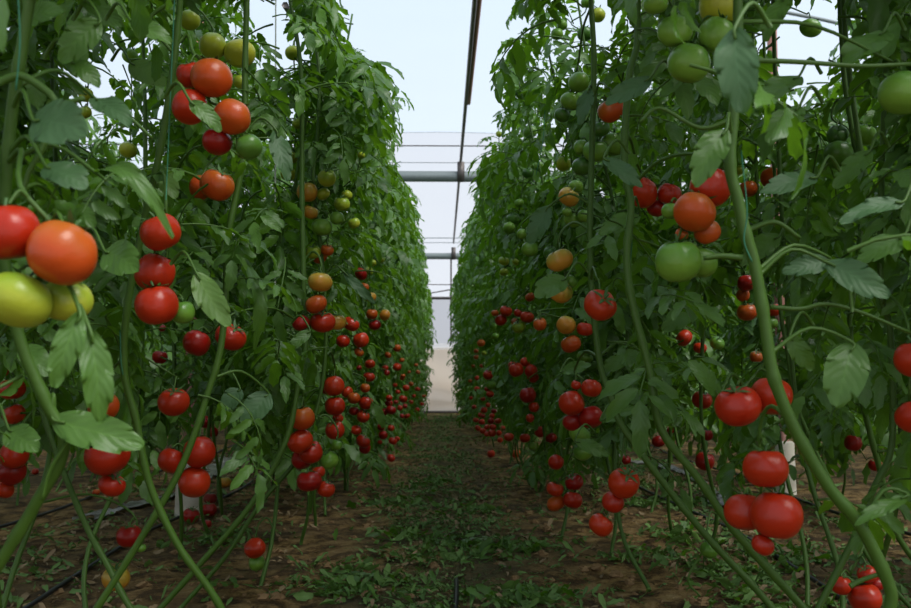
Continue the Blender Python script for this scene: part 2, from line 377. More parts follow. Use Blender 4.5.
def add_tomato(c3, dia, c, label, group, wpx, tilt=None):
    hi = wpx > 14; var = random.randrange(7)
    o = bpy.data.objects.new('tomato', tomato_mesh(var, hi, c)); COL.objects.link(o)
    o.location = c3; o.scale = (dia, dia, dia * random.uniform(.85, 1.05))
    e = tilt or (random.uniform(-.2, .75), random.uniform(-.4, .4), random.uniform(0, 6.28))
    o.rotation_euler = e
    if wpx > 38 and not tilt: o.rotation_euler = (random.uniform(-.45, .0), random.uniform(-.3, .3), random.uniform(0, 6.28))
    tag(o, label, 'tomato', group)
    if wpx >= 12:
        k = bpy.data.objects.new('calyx', CG[random.randrange(5)]); COL.objects.link(k); k.parent = o
    x, y, d = proj(c3); PROT.append((x[0], y[0], wpx * .5, d[0])); return o
def parse(s): return [(float(a), float(b), float(w), c) for a, b, w, c in (q.split() for q in s.split(';'))]
placed = []
def settle(px, py, wpx, d):
    for _ in range(60):
        dia = wpx * d / F; c = at(px, py, d)
        if all(np.linalg.norm(c - q) > .47 * (dia + dq) for q, dq in placed): break
        d += .006
    placed.append((c, dia)); return c, dia
clusters = []
for ph, d0, s in CL:
    it = parse(s); order = sorted(range(len(it)), key=lambda i: it[i][1]); info = []
    side = 'left row' if it[0][0] < 442 else 'right row'
    for i, (x, y, w, c) in enumerate(it):
        p, dia = settle(x, y, w, d0)
        if len(it) == 1: lab = f"{TOM[c][0]} tomato, {ph}"
        else:
            k = order.index(i); nm = 'lowest' if k == len(it) - 1 else ORD[k]
            lab = f"{TOM[c][0]} tomato, {nm} in {ph}"
        tilt = (1.0, .1, .3) if ph.startswith('large and alone') else None
        add_tomato(p, dia, c, lab, 'fruit of ' + ph if len(it) > 1 else None, w, tilt); info.append((p, dia))
    clusters.append(info)
for s, side in ((FAR_L, 'left'), (FAR_R, 'right')):
    for x, y, w, c in parse(s):
        wx = abs(x - 442); d = min(13.5, .40 * F / wx if wx > 24 else .30 * F / wx); d = max(d, .052 * F / w); d = min(d, 14.5)
        p, dia = settle(x, y, w, d)
        add_tomato(p, dia, c, f"tiny ripening tomato in the crowded far stretch of the {side} row", f'distant fruit of the {side} row', w)
for lab, s in FLOORT:
    x, y, w, c = parse(s)[0]; g = on_ground(x, y + w * .4); dia = w * g[1] / F
    add_tomato(np.array([g[0], g[1], dia * .43 + .008]), dia, c, lab, 'fallen tomatoes on the soil', w, (random.uniform(-.3, .3), 0, 1))
PR = np.array(PROT)

# ------------------------------------------------------------------ near stems, as polylines seen in the photograph
def P2(s, d, d1=None):
    q = [tuple(map(float, a.split())) for a in s.split(';')]
    n = len(q); return [at(x, y, d if d1 is None else d + (d1 - d) * i / (n - 1)) for i, (x, y) in enumerate(q)]
HERO = [  # label, upper-to-lower polyline, radius, side
 ("tomato plant with blurred thick stem cut off by the top left corner", P2("42 -60;30 0;20 60;12 110;6 180;4 260;20 340;45 400;64 446;35 505;0 562;-50 640", 1.12, 1.25), .0095, -1),
 ("tomato plant whose stem rises behind the chain left of the pointed leaf", P2("182 -50;180 0;173 70;160 150;150 195;140 240;127 310;124 370;136 420;150 485;178 545;210 590;240 640", 1.72, 1.9), .0085, -1),
 ("tomato plant with pale upright stem beside the yellowish pointed leaf", P2("250 -50;247 0;245 70;244 150;231 220;228 245;224 320;218 360;208 392;196 430;176 478;140 540;99 605;70 650", 1.95, 1.9), .0085, -1),
 ("tomato plant carrying the long ripening chain over the aisle", P2("300 60;302 150;302 200;303 250;304 300;306 340;298 385;286 440;252 503;200 564;150 620", 2.75, 2.5), .0095, -1),
 ("tomato plant with pale thin stem just behind the ripening chain", P2("318 60;318 130;313 180;322 260;326 330;322 385;310 430;296 461;261 503;225 557;180 610", 3.0, 2.7), .008, -1),
 ("tomato plant with low crooked stem above the soil at the left edge", P2("60 300;48 360;41 400;55 450;66 478;88 530;108 566;128 604", 2.2, 2.0), .008, -1),
 ("tomato plant with upright stem behind the ripe bunch, right row", P2("590 -50;591 0;594 60;592 150;590 230;592 295;600 363;612 400;624 429;669 490;710 540;755 588;790 630", 2.4, 2.1), .0095, 1),
 ("tomato plant with dark stem beside the blue-green leaf", P2("640 -60;638 0;637 45;630 72;625 130;625 170;631 206;627 250;629 285;637 322;650 372;661 429;698 478;735 531;796 600;830 640", 1.95, 1.8), .0095, 1),
 ("tomato plant with the thickest stem, sweeping down to the bottom right", P2("740 -60;738 30;734 112;730 165;738 200;745 232;754 262;763 311;771 364;778 390;797 433;828 486;861 527;890 588;905 650", 1.35, 1.35), .0105, 1),
 ("tomato plant with thin stem crossing the thickest stem low down", P2("880 250;890 330;893 405;890 454;873 490;853 540;820 605;800 650", 1.75, 1.7), .0075, 1),
 ("tomato plant with pale stem under the roof gap, right row", P2("840 -40;843 60;848 105;857 158;862 194;858 260;850 330;862 400;880 470;900 540", 2.3, 2.3), .0085, 1),
 ("tomato plant with thin stem just right of the thickest one", P2("760 -40;765 60;775 180;778 260;781 314;788 355;795 400;815 450;840 500;870 560", 2.9, 2.7), .0075, 1),
]
for _, pts, r, sd in HERO:
    sp = spline(pts, 4); x, y, d = proj(sp)
    PR = np.vstack([PR, np.c_[x, y, np.full(len(x), 5.0), d]])
n_stem_prot = len(PR) - len(PROT)
SKY = np.array([(338, -200), (338, 15), (350, 40), (385, 62), (404, 76), (418, 92), (414, 118), (400, 130), (396, 150), (398, 172), (420, 200), (424, 240), (430, 290), (437, 340), (437, 370), (431, 395), (428, 415),
                (459, 415), (449, 395), (447, 365), (449, 335), (450, 290), (458, 268), (457, 240), (463, 225), (474, 206), (468, 185), (470, 160), (474, 140), (484, 122), (505, 104), (498, 92), (488, 88), (500, 52), (508, 18), (508, -200)], float)
GAPS = [np.array(g, float) for g in ([(762, 12), (800, 2), (848, 16), (832, 52), (820, 66), (828, 86), (797, 116), (790, 88), (766, 44)], [(106, 78), (112, 56), (128, 46), (134, 54), (120, 80)], [(252, -20), (258, 34), (270, 50), (290, 26), (287, -20)])]
def in_poly(x, y, P):
    ins = np.zeros(len(x), bool); j = len(P) - 1
    for i in range(len(P)):
        xi, yi = P[i]; xj, yj = P[j]
        c = ((yi > y) != (yj > y)) & (x < (xj - xi) * (y - yi) / (yj - yi + 1e-12) + xi); ins ^= c; j = i
    return ins
NT = len(PROT)
PR = np.vstack([np.array([[188, y, 13, 4.2] for y in (480, 495, 508)] + [[785, y, 11, 5.1] for y in (450, 465, 480)]), PR]); NT += 6
def leaf_ok(pts, rad):
    x, y, d = proj(pts)
    vis = d > .05
    if not vis.any(): return True
    if (np.linalg.norm(pts - C0, axis=1) < .62).any(): return False
    if in_poly(x, y, SKY)[vis].any(): return False
    for G in GAPS:
        if in_poly(x, y, G)[vis].any(): return False
    rp = rad * F / np.maximum(d, .1)
    D = np.hypot(x[:, None] - PR[None, :, 0], y[:, None] - PR[None, :, 1])
    front = d[:, None] < PR[None, :, 3] + .03
    hit = front & (D < PR[None, :, 2] * .85 + rp[:, None] * .62)
    if hit[:, :NT].any(): return random.random() < .004
    if hit[:, NT:].any(): return random.random() < .22
    # never stick into a fruit
    return True
tomC = np.array([q for q, _ in placed]); tomR = np.array([r * .5 for _, r in placed])

def place_leaf(mb, origin, direction, size, hi, up=(0, 0, 1), tries=1):
    T = (HI if hi else LO)[random.randrange(12)]
    x = np.asarray(direction, float); x /= np.linalg.norm(x)
    u = np.asarray(up, float); y = np.cross(u, x); y /= np.linalg.norm(y) + 1e-9; z = np.cross(x, y)
    R = np.stack([x, y, z], 1) * size
    c = T[4] @ R.T + origin
    if c[:, 2].min() < .03: return False
    if not leaf_ok(np.vstack([c, origin + x * size * .5]), size * .17): return False
    if (np.linalg.norm(c[:, None] - tomC[None], axis=2) < tomR[None] + size * .10).any(): return False
    mb.add(T[0] @ R.T + origin, T[1], T[2], T[3]); return True

def make_plant(name_pts, r, nleaf, side, hi, label, group=None, zlo=.45, ztop=2.35, low=0.0, lsize=(.26, .40)):
    pts = np.array(name_pts)          # bottom to top
    base = np.array([pts[0][0], pts[0][1], 0.0])
    root = empty('tomato_plant', base); tag(root, label, 'tomato plant', group)
    sp = spline(pts, 9 if hi else 4); n = len(sp); r = r * .85
    rr = r * (np.interp(np.arange(n) / n, [0, .7, 1], [1.05, .95, .55])) * (1 + .16 * np.exp(-(((np.cumsum(np.r_[0, np.linalg.norm(np.diff(sp, axis=0), axis=1)]) % .11) - .055) / .012) ** 2))
    mb = MB(); v, f = tube_geo(sp, rr, 10 if hi else 6); mb.add(v, f)
    mb.build('stem', [STEM], root, base)
    fb = MB(); tried = 0; done = 0
    zs = sp[:, 2]
    while done < nleaf and tried < nleaf * 5:
        tried += 1
        z = zlo + (ztop - zlo) * (random.random() ** .9)
        i = int(np.argmin(np.abs(zs - z))); o = sp[i].copy(); o[2] = z if abs(zs[i] - z) < .15 else zs[i] + random.uniform(0, .1)
        a = random.uniform(0, 2 * PI); el = random.uniform(-.5, .55)
        dr = np.array([math.cos(a) * math.cos(el), math.sin(a) * math.cos(el), math.sin(el)])
        if dr[0] * side > .2 and random.random() < .45: dr[0] *= -1      # most leaves reach for the light of the aisle
        o = o + np.array([random.uniform(-.12, .12), random.uniform(-.12, .12), 0])
        sz = random.uniform(*lsize) * (.8 if z > ztop - .3 else 1)
        if place_leaf(fb, o, dr, sz, hi): done += 1
    if fb.v:
        fo = fb.build('foliage', [LEAF, STEM], root, base)
    return root, sp, base
PL = []
for lab, pts, r, sd in HERO:
    pts = pts[::-1]                                 # bottom first
    b = pts[0]
    foot = np.array([b[0], b[1] , 0.0]); 
    if b[2] > .02:
        lean = pts[0] - pts[1]; lean[2] = 0; nl = np.linalg.norm(lean) + 1e-6
        foot = np.array([b[0] + lean[0] / nl * b[2] * .8, b[1] - .02, .0])
        pts = [foot] + pts
    else: pts[0] = foot
    top = pts[-1]
    if top[2] < 2.0: pts = pts + [np.array([top[0] + sd * .06, top[1] + .03, top[2] + (2.3 - top[2]) * .5]), np.array([top[0] + sd * .1, top[1] + .06, 2.3])]
    PL.append(make_plant(pts, r, 135, sd, True, lab, None, .50, 2.3, lsize=(.13, .25)))
def proc_plant(x, y, sd, hi, n, label, group, **k):
    jx = lambda s: random.uniform(-s, s)
    lean = random.choice((-1, 1)) * random.uniform(.1, .35)
    pts = [np.array([x + jx(.05), y + lean, 0]), np.array([x + jx(.05), y + lean * .6, .18]), np.array([x + jx(.04), y + lean * .2, .5]),
           np.array([x + jx(.05), y, 1.0]), np.array([x * .86 + jx(.04), y + jx(.05), 1.6]), np.array([x * .70 + jx(.05), y + jx(.05), 2.2])] if abs(x) < .8 else [np.array([x, y + lean, 0]), np.array([x + jx(.05), y + lean * .6, .18]), np.array([x + jx(.04), y, .6]), np.array([x + jx(.05), y + jx(.05), 1.6]), np.array([x + jx(.06), y + jx(.05), 2.2])]
    return make_plant(pts, .008, n, sd, hi, label, group, **k)
for sd, nm in ((-1, 'left'), (1, 'right')):
    y = 1.25
    while y < 4.4:                                   # rear line of the double row, beside the camera
        PL.append(proc_plant(sd * random.uniform(.98, 1.12), y, sd, True, 150, f"leafy tomato plant in the rear line of the {nm} row, its stem mostly hidden", f'rear plants of the {nm} row', ztop=2.35, lsize=(.14, .26)))
        y += .42
    y = 3.3
    while y < 16.0:
        far = y > 6
        z0 = .40 if y < 5 else .12
        lab = f"leafy tomato plant of the {nm} row's middle stretch, aisle side" if not far else f"tomato plant in the far stretch of the {nm} row, merged with its neighbours"
        grp = f"middle plants of the {nm} row" if not far else f'far plants of the {nm} row'
        PL.append(proc_plant(sd * (random.uniform(.53, .66) - max(0, y - 5) * .014), y, sd, y < 5.5, 120 if not far else 105, lab, grp, zlo=z0, ztop=2.25 if y < 9 else 2.3, lsize=(.15, .28)))
        y += .40 if y < 8 else .48
    y = 4.8
    while y < 15.6:
        PL.append(proc_plant(sd * random.uniform(1.0, 1.15), y, sd, False, 80, f"tomato plant in the rear line of the {nm} row, behind the aisle plants", f'rear plants of the {nm} row', zlo=.3))
        y += .75

# trusses: every cluster hangs from the closest stem
SP = [(p, k) for k, (_, sp, _) in enumerate(PL) for p in sp]; SPp = np.array([p for p, _ in SP]); SPk = np.array([k for _, k in SP])
for info in clusters:
    c = np.mean([p for p, _ in info], 0); top = max(info, key=lambda q: q[0][2])
    tp = top[0] + np.array([0, 0, top[1] * .5 + .012])
    D = np.linalg.norm(SPp - (tp + np.array([0, 0, .03])), axis=1); i = int(np.argmin(D)); k = SPk[i]
    root, sp, base = PL[k]; s0 = SPp[i]
    big = info[0][1] * F / 2.0 > 0
    mb = MB()
    if D[i] > .6: s0 = tp + np.array([np.sign(tp[0]) * .15, .05, .08])
    midp = (s0 + tp) / 2 + np.array([0, .03, .04])
    body = [s0, midp, tp + np.array([0, .025, .01])]
    for p, dia in sorted(info, key=lambda q: -q[0][2])[1:]:
        body.append(np.array([c[0] * .6 + p[0] * .4, max(p[1], c[1]) + dia * .30, p[2] + dia * .35]))
    bs = spline(body, 4); v, f = tube_geo(bs, np.linspace(.0038, .0022, len(bs)), 6); mb.add(v, f)
    for p, dia in info:
        a = p + np.array([0, 0, dia * .46]); j = int(np.argmin(np.linalg.norm(bs - a, axis=1)))
        q = spline([bs[j], (bs[j] + a) / 2 + np.array([0, 0, .012]), a], 3); v, f = tube_geo(q, .0022, 5, False); mb.add(v, f)
    mb.build('fruit_truss', [STEM], root, base)

# large individual leaves close to the lens: (base px, tip px, distance, width ratio, material)
def nearest_plant(p):
    i = int(np.argmin(np.linalg.norm(SPp - p, axis=1))); return PL[SPk[i]], SPp[i], float(np.linalg.norm(SPp[i] - p))
HL = [("735 27;736 110", 1.05, .56, 1), ("651 77;608 104", 1.62, .5, 1), ("727 128;692 180", 1.3, .5, 0), ("604 157;643 184", 1.75, .5, 1),
 ("826 262;892 292", 1.35, .55, 1), ("830 258;785 272", 1.4, .5, 1), ("852 342;842 406", 1.35, .7, 0), ("786 -5;766 38", 1.5, .5, 0), ("818 176;762 186", 1.5, .42, 1),
 ("908 494;860 523", 1.35, .35, 0), ("549 206;527 242", 2.3, .6, 1), ("566 278;536 296", 2.1, .8, 0), ("589 88;579 122", 2.2, .45, 1), ("800 75;755 100", 1.6, .6, 0),
 ("885 30;850 60", 1.5, .7, 0), ("780 235;742 262", 1.9, .5, 0), ("905 200;840 215", 1.3, .4, 1), ("700 300;665 330", 2.6, .6, 0), ("790 335;812 372", 1.5, .55, 0),
 ("800 105;770 140", 1.5, .6, 0), ("720 395;690 362", 1.7, .5, 0), ("870 150;835 185", 1.6, .55, 0), ("640 350;602 372", 2.3, .5, 0), ("905 235;860 262", 1.4, .6, 0),
 ("32 118;80 132", 1.08, .8, 1), ("45 165;84 186", 1.1, .9, 1), ("92 96;128 122", 1.3, .5, 1), ("190 101;223 128", 1.5, .55, 0), ("95 172;172 232", 1.15, .24, 0),
 ("196 272;226 326", 1.6, .5, 2), ("104 250;136 268", 1.45, .85, 0), ("80 312;56 388", 1.0, .42, 0), ("90 330;108 420", 1.02, .42, 0), ("246 264;261 348", 2.0, .24, 0),
 ("222 250;242 262", 1.9, .9, 0), ("268 392;244 424", 2.0, .8, 1), ("240 388;222 410", 2.1, .8, 1), ("276 130;287 178", 1.95, .45, 1), ("262 105;282 135", 2.0, .6, 0),
 ("52 418;140 448", 1.2, .5, 0), ("8 428;36 450", 1.4, .8, 0), ("130 62;164 84", 2.0, .7, 2), ("160 165;175 196", 1.9, .6, 2), ("344 272;375 302", 2.9, .35, 1),
 ("100 20;60 60", 1.3, .6, 0), ("70 60;100 85", 1.3, .7, 0), ("20 20;60 10", 1.2, .6, 0), ("130 20;170 40", 1.5, .6, 0), ("62 205;95 225", 1.3, .7, 0), ("22 345;50 372", 1.5, .7, 0),
 ("310 330;290 350", 2.4, .5, 0), ("372 402;384 428", 4.5, .5, 0), ("640 215;600 232", 2.0, .5, 0), ("575 440;610 455", 2.4, .5, 0), ("600 420;640 408", 2.4, .45, 0), ("560 372;590 362", 2.6, .5, 0)]
for i, (s, d, w, mi) in enumerate(HL):
    a, b = [tuple(map(float, q.split())) for q in s.split(';')]
    A = at(*a, d); B = at(*b, d - .015 + random.uniform(-.03, .02)); L = np.linalg.norm(B - A)
    x = (B - A) / L; view = (C0 - A); view /= np.linalg.norm(view); nrm = view * .8 + np.array([random.uniform(-.3, .3), 0, random.uniform(.2, .7)])
    y = np.cross(nrm, x); y /= np.linalg.norm(y); z = np.cross(x, y)
    v, f, uv = leaflet(22, 9, 1, w * (1.22 if w >= .42 else 1), 3.6 if w < .7 else 2.3, .14, .10, .022, 900 + i, .09)
    if w >= .35: v[:, 2] -= .03 * np.cos(v[:, 0] * 5)
    else: v[:, 2] += .35 * np.sin(v[:, 0] * PI)
    mb = MB(); mb.add(v @ (np.stack([x, y, z], 1) * L).T + A, f, 0, uv)
    (root, sp, base), s0, dist = nearest_plant(A)
    if dist > .16: s0 = A + np.array([np.sign(A[0]) * .06, .05, .02])
    pt = spline([s0, (s0 + A) / 2 + np.array([0, 0, .03]), A, A + (B - A) * .15], 4); v, f = tube_geo(pt, np.linspace(.0035, .0018, len(pt)), 6); mb.add(v, f, 1)
    mb.build('leaf', [(LEAF, LEAF_BLUE, LEAF_PALE)[mi], STEM], root, base)
# side shoots and bare leaf stalks near the lens
for s, d, r in (("0 82;22 76;48 92;60 104;84 98", 1.12, .0055), ("50 100;46 140;30 170;22 196", 1.12, .0045), ("770 307;800 309;826 304;860 312;911 333", 1.45, .004),
                ("852 312;849 280;846 262", 1.4, .003), ("742 258;722 256;704 258", 1.5, .006), ("734 118;700 128;660 108;640 122", 1.5, .004), ("740 60;800 62;860 66;911 64", 1.4, .0045),
                ("748 230;775 222;800 238", 1.5, .005), ("893 410;915 404", 1.6, .004), ("104 100;130 118;152 138", 1.6, .004), ("175 0;150 20;172 52", 1.7, .0045),
                ("68 442;50 470;42 500", 1.2, .003), ("700 555;688 580;700 596", 2.0, .003), ("850 586;862 580;885 572", 1.5, .005)):
    pts = np.array(P2(s, d)); (root, sp, base), s0, dist = nearest_plant(pts[0]); sp_ = spline(pts, 5)
    mb = MB(); v, f = tube_geo(sp_, np.linspace(r, r * .7, len(sp_)), 8); mb.add(v, f); mb.build('side_shoot', [STEM], root, base)

# ------------------------------------------------------------------ neighbouring rows (copies of four plants)
protos = {}
def side_plants():
    for sd in (-1, 1):
        variants = [proc_plant(sd * 60, -50, sd, False, 130, "x", "x", zlo=.34, ztop=2.35, lsize=(.22, .36)) for _ in range(4)]
        for root, sp, base in variants:
            for ch in root.children: pass
        nm = 'left' if sd < 0 else 'right'
        for X, y0, y1, st, which in ((2.25, 2.2, 15.5, .55, 'second'), (3.75, 3.4, 15.5, .62, 'third'), (5.3, 4.6, 15.2, .7, 'fourth'), (6.9, 6.0, 15.2, .7, 'fifth')):
            y = y0
            while y < y1:
                root = random.choice(variants)[0]
                c = root.copy(); COL.objects.link(c); c.location = (sd * X + random.uniform(-.1, .1), y, 0); c.rotation_euler = (0, 0, random.choice((0, 0.35, -.3)))
                c.scale = (1, 1, random.uniform(.93, 1.05))
                c['label'] = f"tomato plant in the {which} row out from the aisle, beyond the {nm} row"; c['group'] = f'{which} row plants beyond the {nm} row'
                for ch in root.children:
                    k = ch.copy(); COL.objects.link(k); k.parent = c
                y += st
        for root, sp, base in variants:
            for ch in list(root.children): bpy.data.objects.remove(ch)
            bpy.data.objects.remove(root)
side_plants()

# ------------------------------------------------------------------ floor, litter
def gz(x, y):
    return .020 * noise.noise(Vector((x * 2.1, y * 2.1, 0))) + .016 * noise.noise(Vector((x * 7, y * 7, 3))) + .007 * noise.noise(Vector((x * 22, y * 22, 5)))
xs = np.unique(np.concatenate([np.linspace(-8.4, -1.6, 70), np.linspace(-1.6, 1.6, 190), np.linspace(1.6, 8.4, 70)]))
ys = np.unique(np.concatenate([np.linspace(-1, 1.4, 14), np.linspace(1.4, 6, 240), np.linspace(6, 17.2, 160)]))
V = np.array([(x, y, gz(x, y)) for y in ys for x in xs]); nx = len(xs)
ii, jj = np.meshgrid(np.arange(len(ys) - 1), np.arange(nx - 1), indexing='ij'); q = (ii * nx + jj).ravel()
Fc = np.stack([q, q + 1, q + nx + 1, q + nx], 1)
m, nt, out = new_mat('soil'); oc = coord(nt)
n1 = noise_tex(nt, 2.4, 6, oc, .6); n2 = noise_tex(nt, 9, 8, oc, .7); n3 = noise_tex(nt, 55, 6, oc, .7)
c = ramp(nt, n2.outputs[0], [(.36, (.028, .017, .007)), (.45, (.13, .074, .026)), (.54, (.36, .225, .085)), (.70, (.52, .37, .18))])
c = mixc(nt, ramp(nt, n1.outputs[0], [(.40, (0, 0, 0)), (.62, (.75, .75, .75))]), c, mixc(nt, n3.outputs[0], (.035, .028, .016), (.16, .11, .06)))
sep = nt.nodes.new('ShaderNodeSeparateXYZ'); nt.links.new(oc, sep.inputs[0])
ab = nt.nodes.new('ShaderNodeMath'); ab.operation = 'ABSOLUTE'; nt.links.new(sep.outputs[0], ab.inputs[0])
mr = nt.nodes.new('ShaderNodeMapRange'); nt.links.new(ab.outputs[0], mr.inputs[0]); mr.inputs[1].default_value = .42; mr.inputs[2].default_value = .12
mm = nt.nodes.new('ShaderNodeMath'); mm.operation = 'MULTIPLY'; nt.links.new(mr.outputs[0], mm.inputs[0]); nt.links.new(ramp(nt, n3.outputs[0], [(.42, (.1, .1, .1)), (.58, (.8, .8, .8))]), mm.inputs[1])
c = mixc(nt, mm.outputs[0], c, mixc(nt, n2.outputs[0], (.06, .075, .028), (.17, .18, .075)))
p = nt.nodes.new('ShaderNodeBsdfPrincipled'); nt.links.new(c, p.inputs['Base Color']); p.inputs['Roughness'].default_value = .9; p.inputs['Specular IOR Level'].default_value = .2
ad = nt.nodes.new('ShaderNodeMath'); ad.operation = 'ADD'; nt.links.new(n2.outputs[0], ad.inputs[0]); nt.links.new(n3.outputs[0], ad.inputs[1])
nt.links.new(bump(nt, ad.outputs[0], 1.0, .035), p.inputs['Normal']); nt.links.new(p.outputs[0], out.inputs[0]); SOIL = m
mb = MB(); mb.add(V, Fc); fl = mb.build('floor', [SOIL]); tag(fl, kind='structure')

def scatter(n, fx, fy, size, mats, name, label, cat, flat=.25, mi=None):
    mb = MB(); T = [leaflet(7, 3, 1, w, 3.3, .3, dr, .06, 40 + i) for i, (w, dr) in enumerate([(.5, .3), (.35, -.3), (.2, .2), (.6, -.2), (.12, .1), (.45, .5)])]
    for _ in range(n):
        x, y = fx(), fy(); v, f, uv = T[random.randrange(len(T))]
        s = random.uniform(*size); R = rotz(random.uniform(0, 6.28)) @ roty(random.uniform(-flat, flat)) @ rotx(random.uniform(-flat * 2, flat * 2))
        q = v * s @ R.T; q[:, 2] += gz(x, y) + .004 - min(0, q[:, 2].min()) * .8; q[:, 0] += x; q[:, 1] += y
        mb.add(q, f, random.choice(mi) if mi else 0, uv)
    o = mb.build(name, mats); tag(o, label, cat, kind='stuff')
fy = lambda: 1.9 + 14.2 * random.random() ** 1.7
def clump(w0, w1, c0=0):
    cs = [(random.gauss(c0, w0), 1.9 + 14 * random.random() ** 1.6) for _ in range(190)]
    st = {}
    def fx(): st['c'] = random.choice(cs); return st['c'][0] + random.gauss(0, w1)
    def fyy(): return st['c'][1] + random.gauss(0, w1 * 1.2)
    return fx, fyy
a, b = clump(.17, .09)
scatter(9500, a, b, (.012, .045), [LITTER, STRAW], 'leaf_litter', "trampled green leaf cuttings strewn down the middle of the path", 'leaf litter', mi=[0, 0, 0, 0, 1])
a, b = clump(.35, .12, 1.35)
scatter(6500, a, b, (.02, .065), [LITTER, STRAW], 'leaf_litter', "green and dry leaf cuttings heaped under the right row", 'leaf litter', .5, mi=[0, 0, 0, 1])
a, b = clump(.40, .12, -1.35)
scatter(3600, a, b, (.02, .065), [LITTER, STRAW], 'leaf_litter', "dark leaf cuttings lying on the soil under the left row", 'leaf litter', .4, mi=[0, 0, 1])
piles = [on_ground(*q)[:2] for q in ((680, 540), (640, 505), (655, 560), (745, 575), (700, 505), (620, 470), (800, 560), (350, 572), (372, 590), (330, 590), (500, 598), (530, 602), (488, 548), (515, 552), (430, 485), (395, 505), (470, 512), (250, 450), (225, 540), (120, 450), (545, 455), (590, 460), (450, 560), (420, 540), (760, 600))]
stp = {}
def px_():
    stp['c'] = random.choice(piles); return stp['c'][0] + random.gauss(0, .11)
scatter(2600, px_, lambda: stp['c'][1] + random.gauss(0, .10), (.02, .075), [LITTER, LEAF], 'leaf_litter', "small green heaps of fresh cuttings dropped about the path and row edges", 'leaf litter', .6, mi=[0, 0, 1])
scatter(1500, lambda: random.uniform(-1.6, 1.6), fy, (.012, .05), [STRAW, LITTER], 'dry_litter', "dry brown leaf scraps and straw scattered over bare soil", 'leaf litter', mi=[0, 0, 1])
mb = MB()
for _ in range(1500):
    x, y = random.uniform(-1.5, 1.5), fy(); s = random.uniform(.004, .016) * random.choice((.6, 1, 1.4)); v = []
    ph = random.uniform(0, 6)
    for i in range(5):
        th = PI * i / 4
        for j in range(6):
            k = s * (1 + .3 * math.sin(ph + 3 * i + 2 * j)); v.append((x + k * math.sin(th) * math.cos(j * PI / 3) * 1.2, y + k * math.sin(th) * math.sin(j * PI / 3), gz(x, y) + s * .3 + k * .7 * math.cos(th)))
    mb.add(v, [(i * 6 + (j + 1) % 6, i * 6 + j, (i + 1) * 6 + j, (i + 1) * 6 + (j + 1) % 6) for i in range(4) for j in range(6)])
o = mb.build('soil_clods', [plain('clod', (.24, .15, .075), .95, spec=.1)], smooth=False); tag(o, "crumbs and clods of brown soil over the ground", 'soil', kind='stuff')
# fresh cut leaves in the path foreground, each countable
def cut_leaf(px, py, size, ang, label):
    g = on_ground(px, py); T = HI[random.randrange(12)]; M = rotz(ang) @ rotx(random.uniform(-.15, .15))
    v = T[0].copy(); v[:, 2] *= .22; v = v * size @ M.T
    v = v + np.array([g[0], g[1], 0]); v[:, 2] += .012 - v[:, 2].min() + gz(g[0], g[1])
    root = empty('cut_leaf', (g[0], g[1], 0)); tag(root, label, 'leaf', 'cut leaves lying on the path')
    mb = MB(); mb.add(v, T[1], T[2], T[3]); mb.build('leaf_blade', [LITTER if size < .2 else LEAF, STEM], root, (g[0], g[1], 0))
cut_leaf(500, 604, .20, .2, "fresh green cut leaf at the bottom of the path, lying in front")
cut_leaf(345, 560, .17, .4, "green cut leaf left of the path centre, under the hanging chain's side")
cut_leaf(330, 585, .20, -.3, "green cut leaf nearer the camera on the left side of the path")
cut_leaf(505, 548, .20, 2.6, "wilted cut leaf on the right half of the path, beyond the fresh one")
cut_leaf(485, 485, .18, .3, "small cut leaf with a pale edge further along the path's right side")
cut_leaf(425, 500, .2, 1.2, "wilted cut leaf in the middle of the path halfway along the litter")
cut_leaf(415, 470, .22, .1, "wilted cut leaf in the path middle, farthest of the cut leaves")
cut_leaf(190, 600, .2, .3, "green cut leaf at the bottom edge below the leaning left stems")

BLACK = plain('black_plastic', (.012, .012, .013), .45)
def hose(pts, r, label):
    mb = MB(); sp = spline(pts, 8); v, f = tube_geo(sp, r, 8); mb.add(v, f); o = mb.build('drip_hose', [BLACK]); tag(o, label, 'hose', 'black irrigation hoses'); return o
g1 = on_ground(452, 600); hose([(g1[0] - .01, 1.6, .014), (g1[0], 2.4, .012), (g1[0] + .015, 2.95, .014), (.05, 3.3, -.02)], .008, "short exposed black hose along the middle of the path")
for sd, nm in ((-1, 'left'), (1, 'right')):
    hose([(sd * (1.25 + .04 * math.sin(y * 2)), y, .016) for y in np.arange(1.6, 16, .8)], .008, f"black hose running on the soil under the {nm} row")
    hose([(sd * (2.0 + .04 * math.sin(y * 2.3)), y, .016) for y in np.arange(2.2, 16, .8)], .008, f"black hose on the soil beside the second row, beyond the {nm} row")

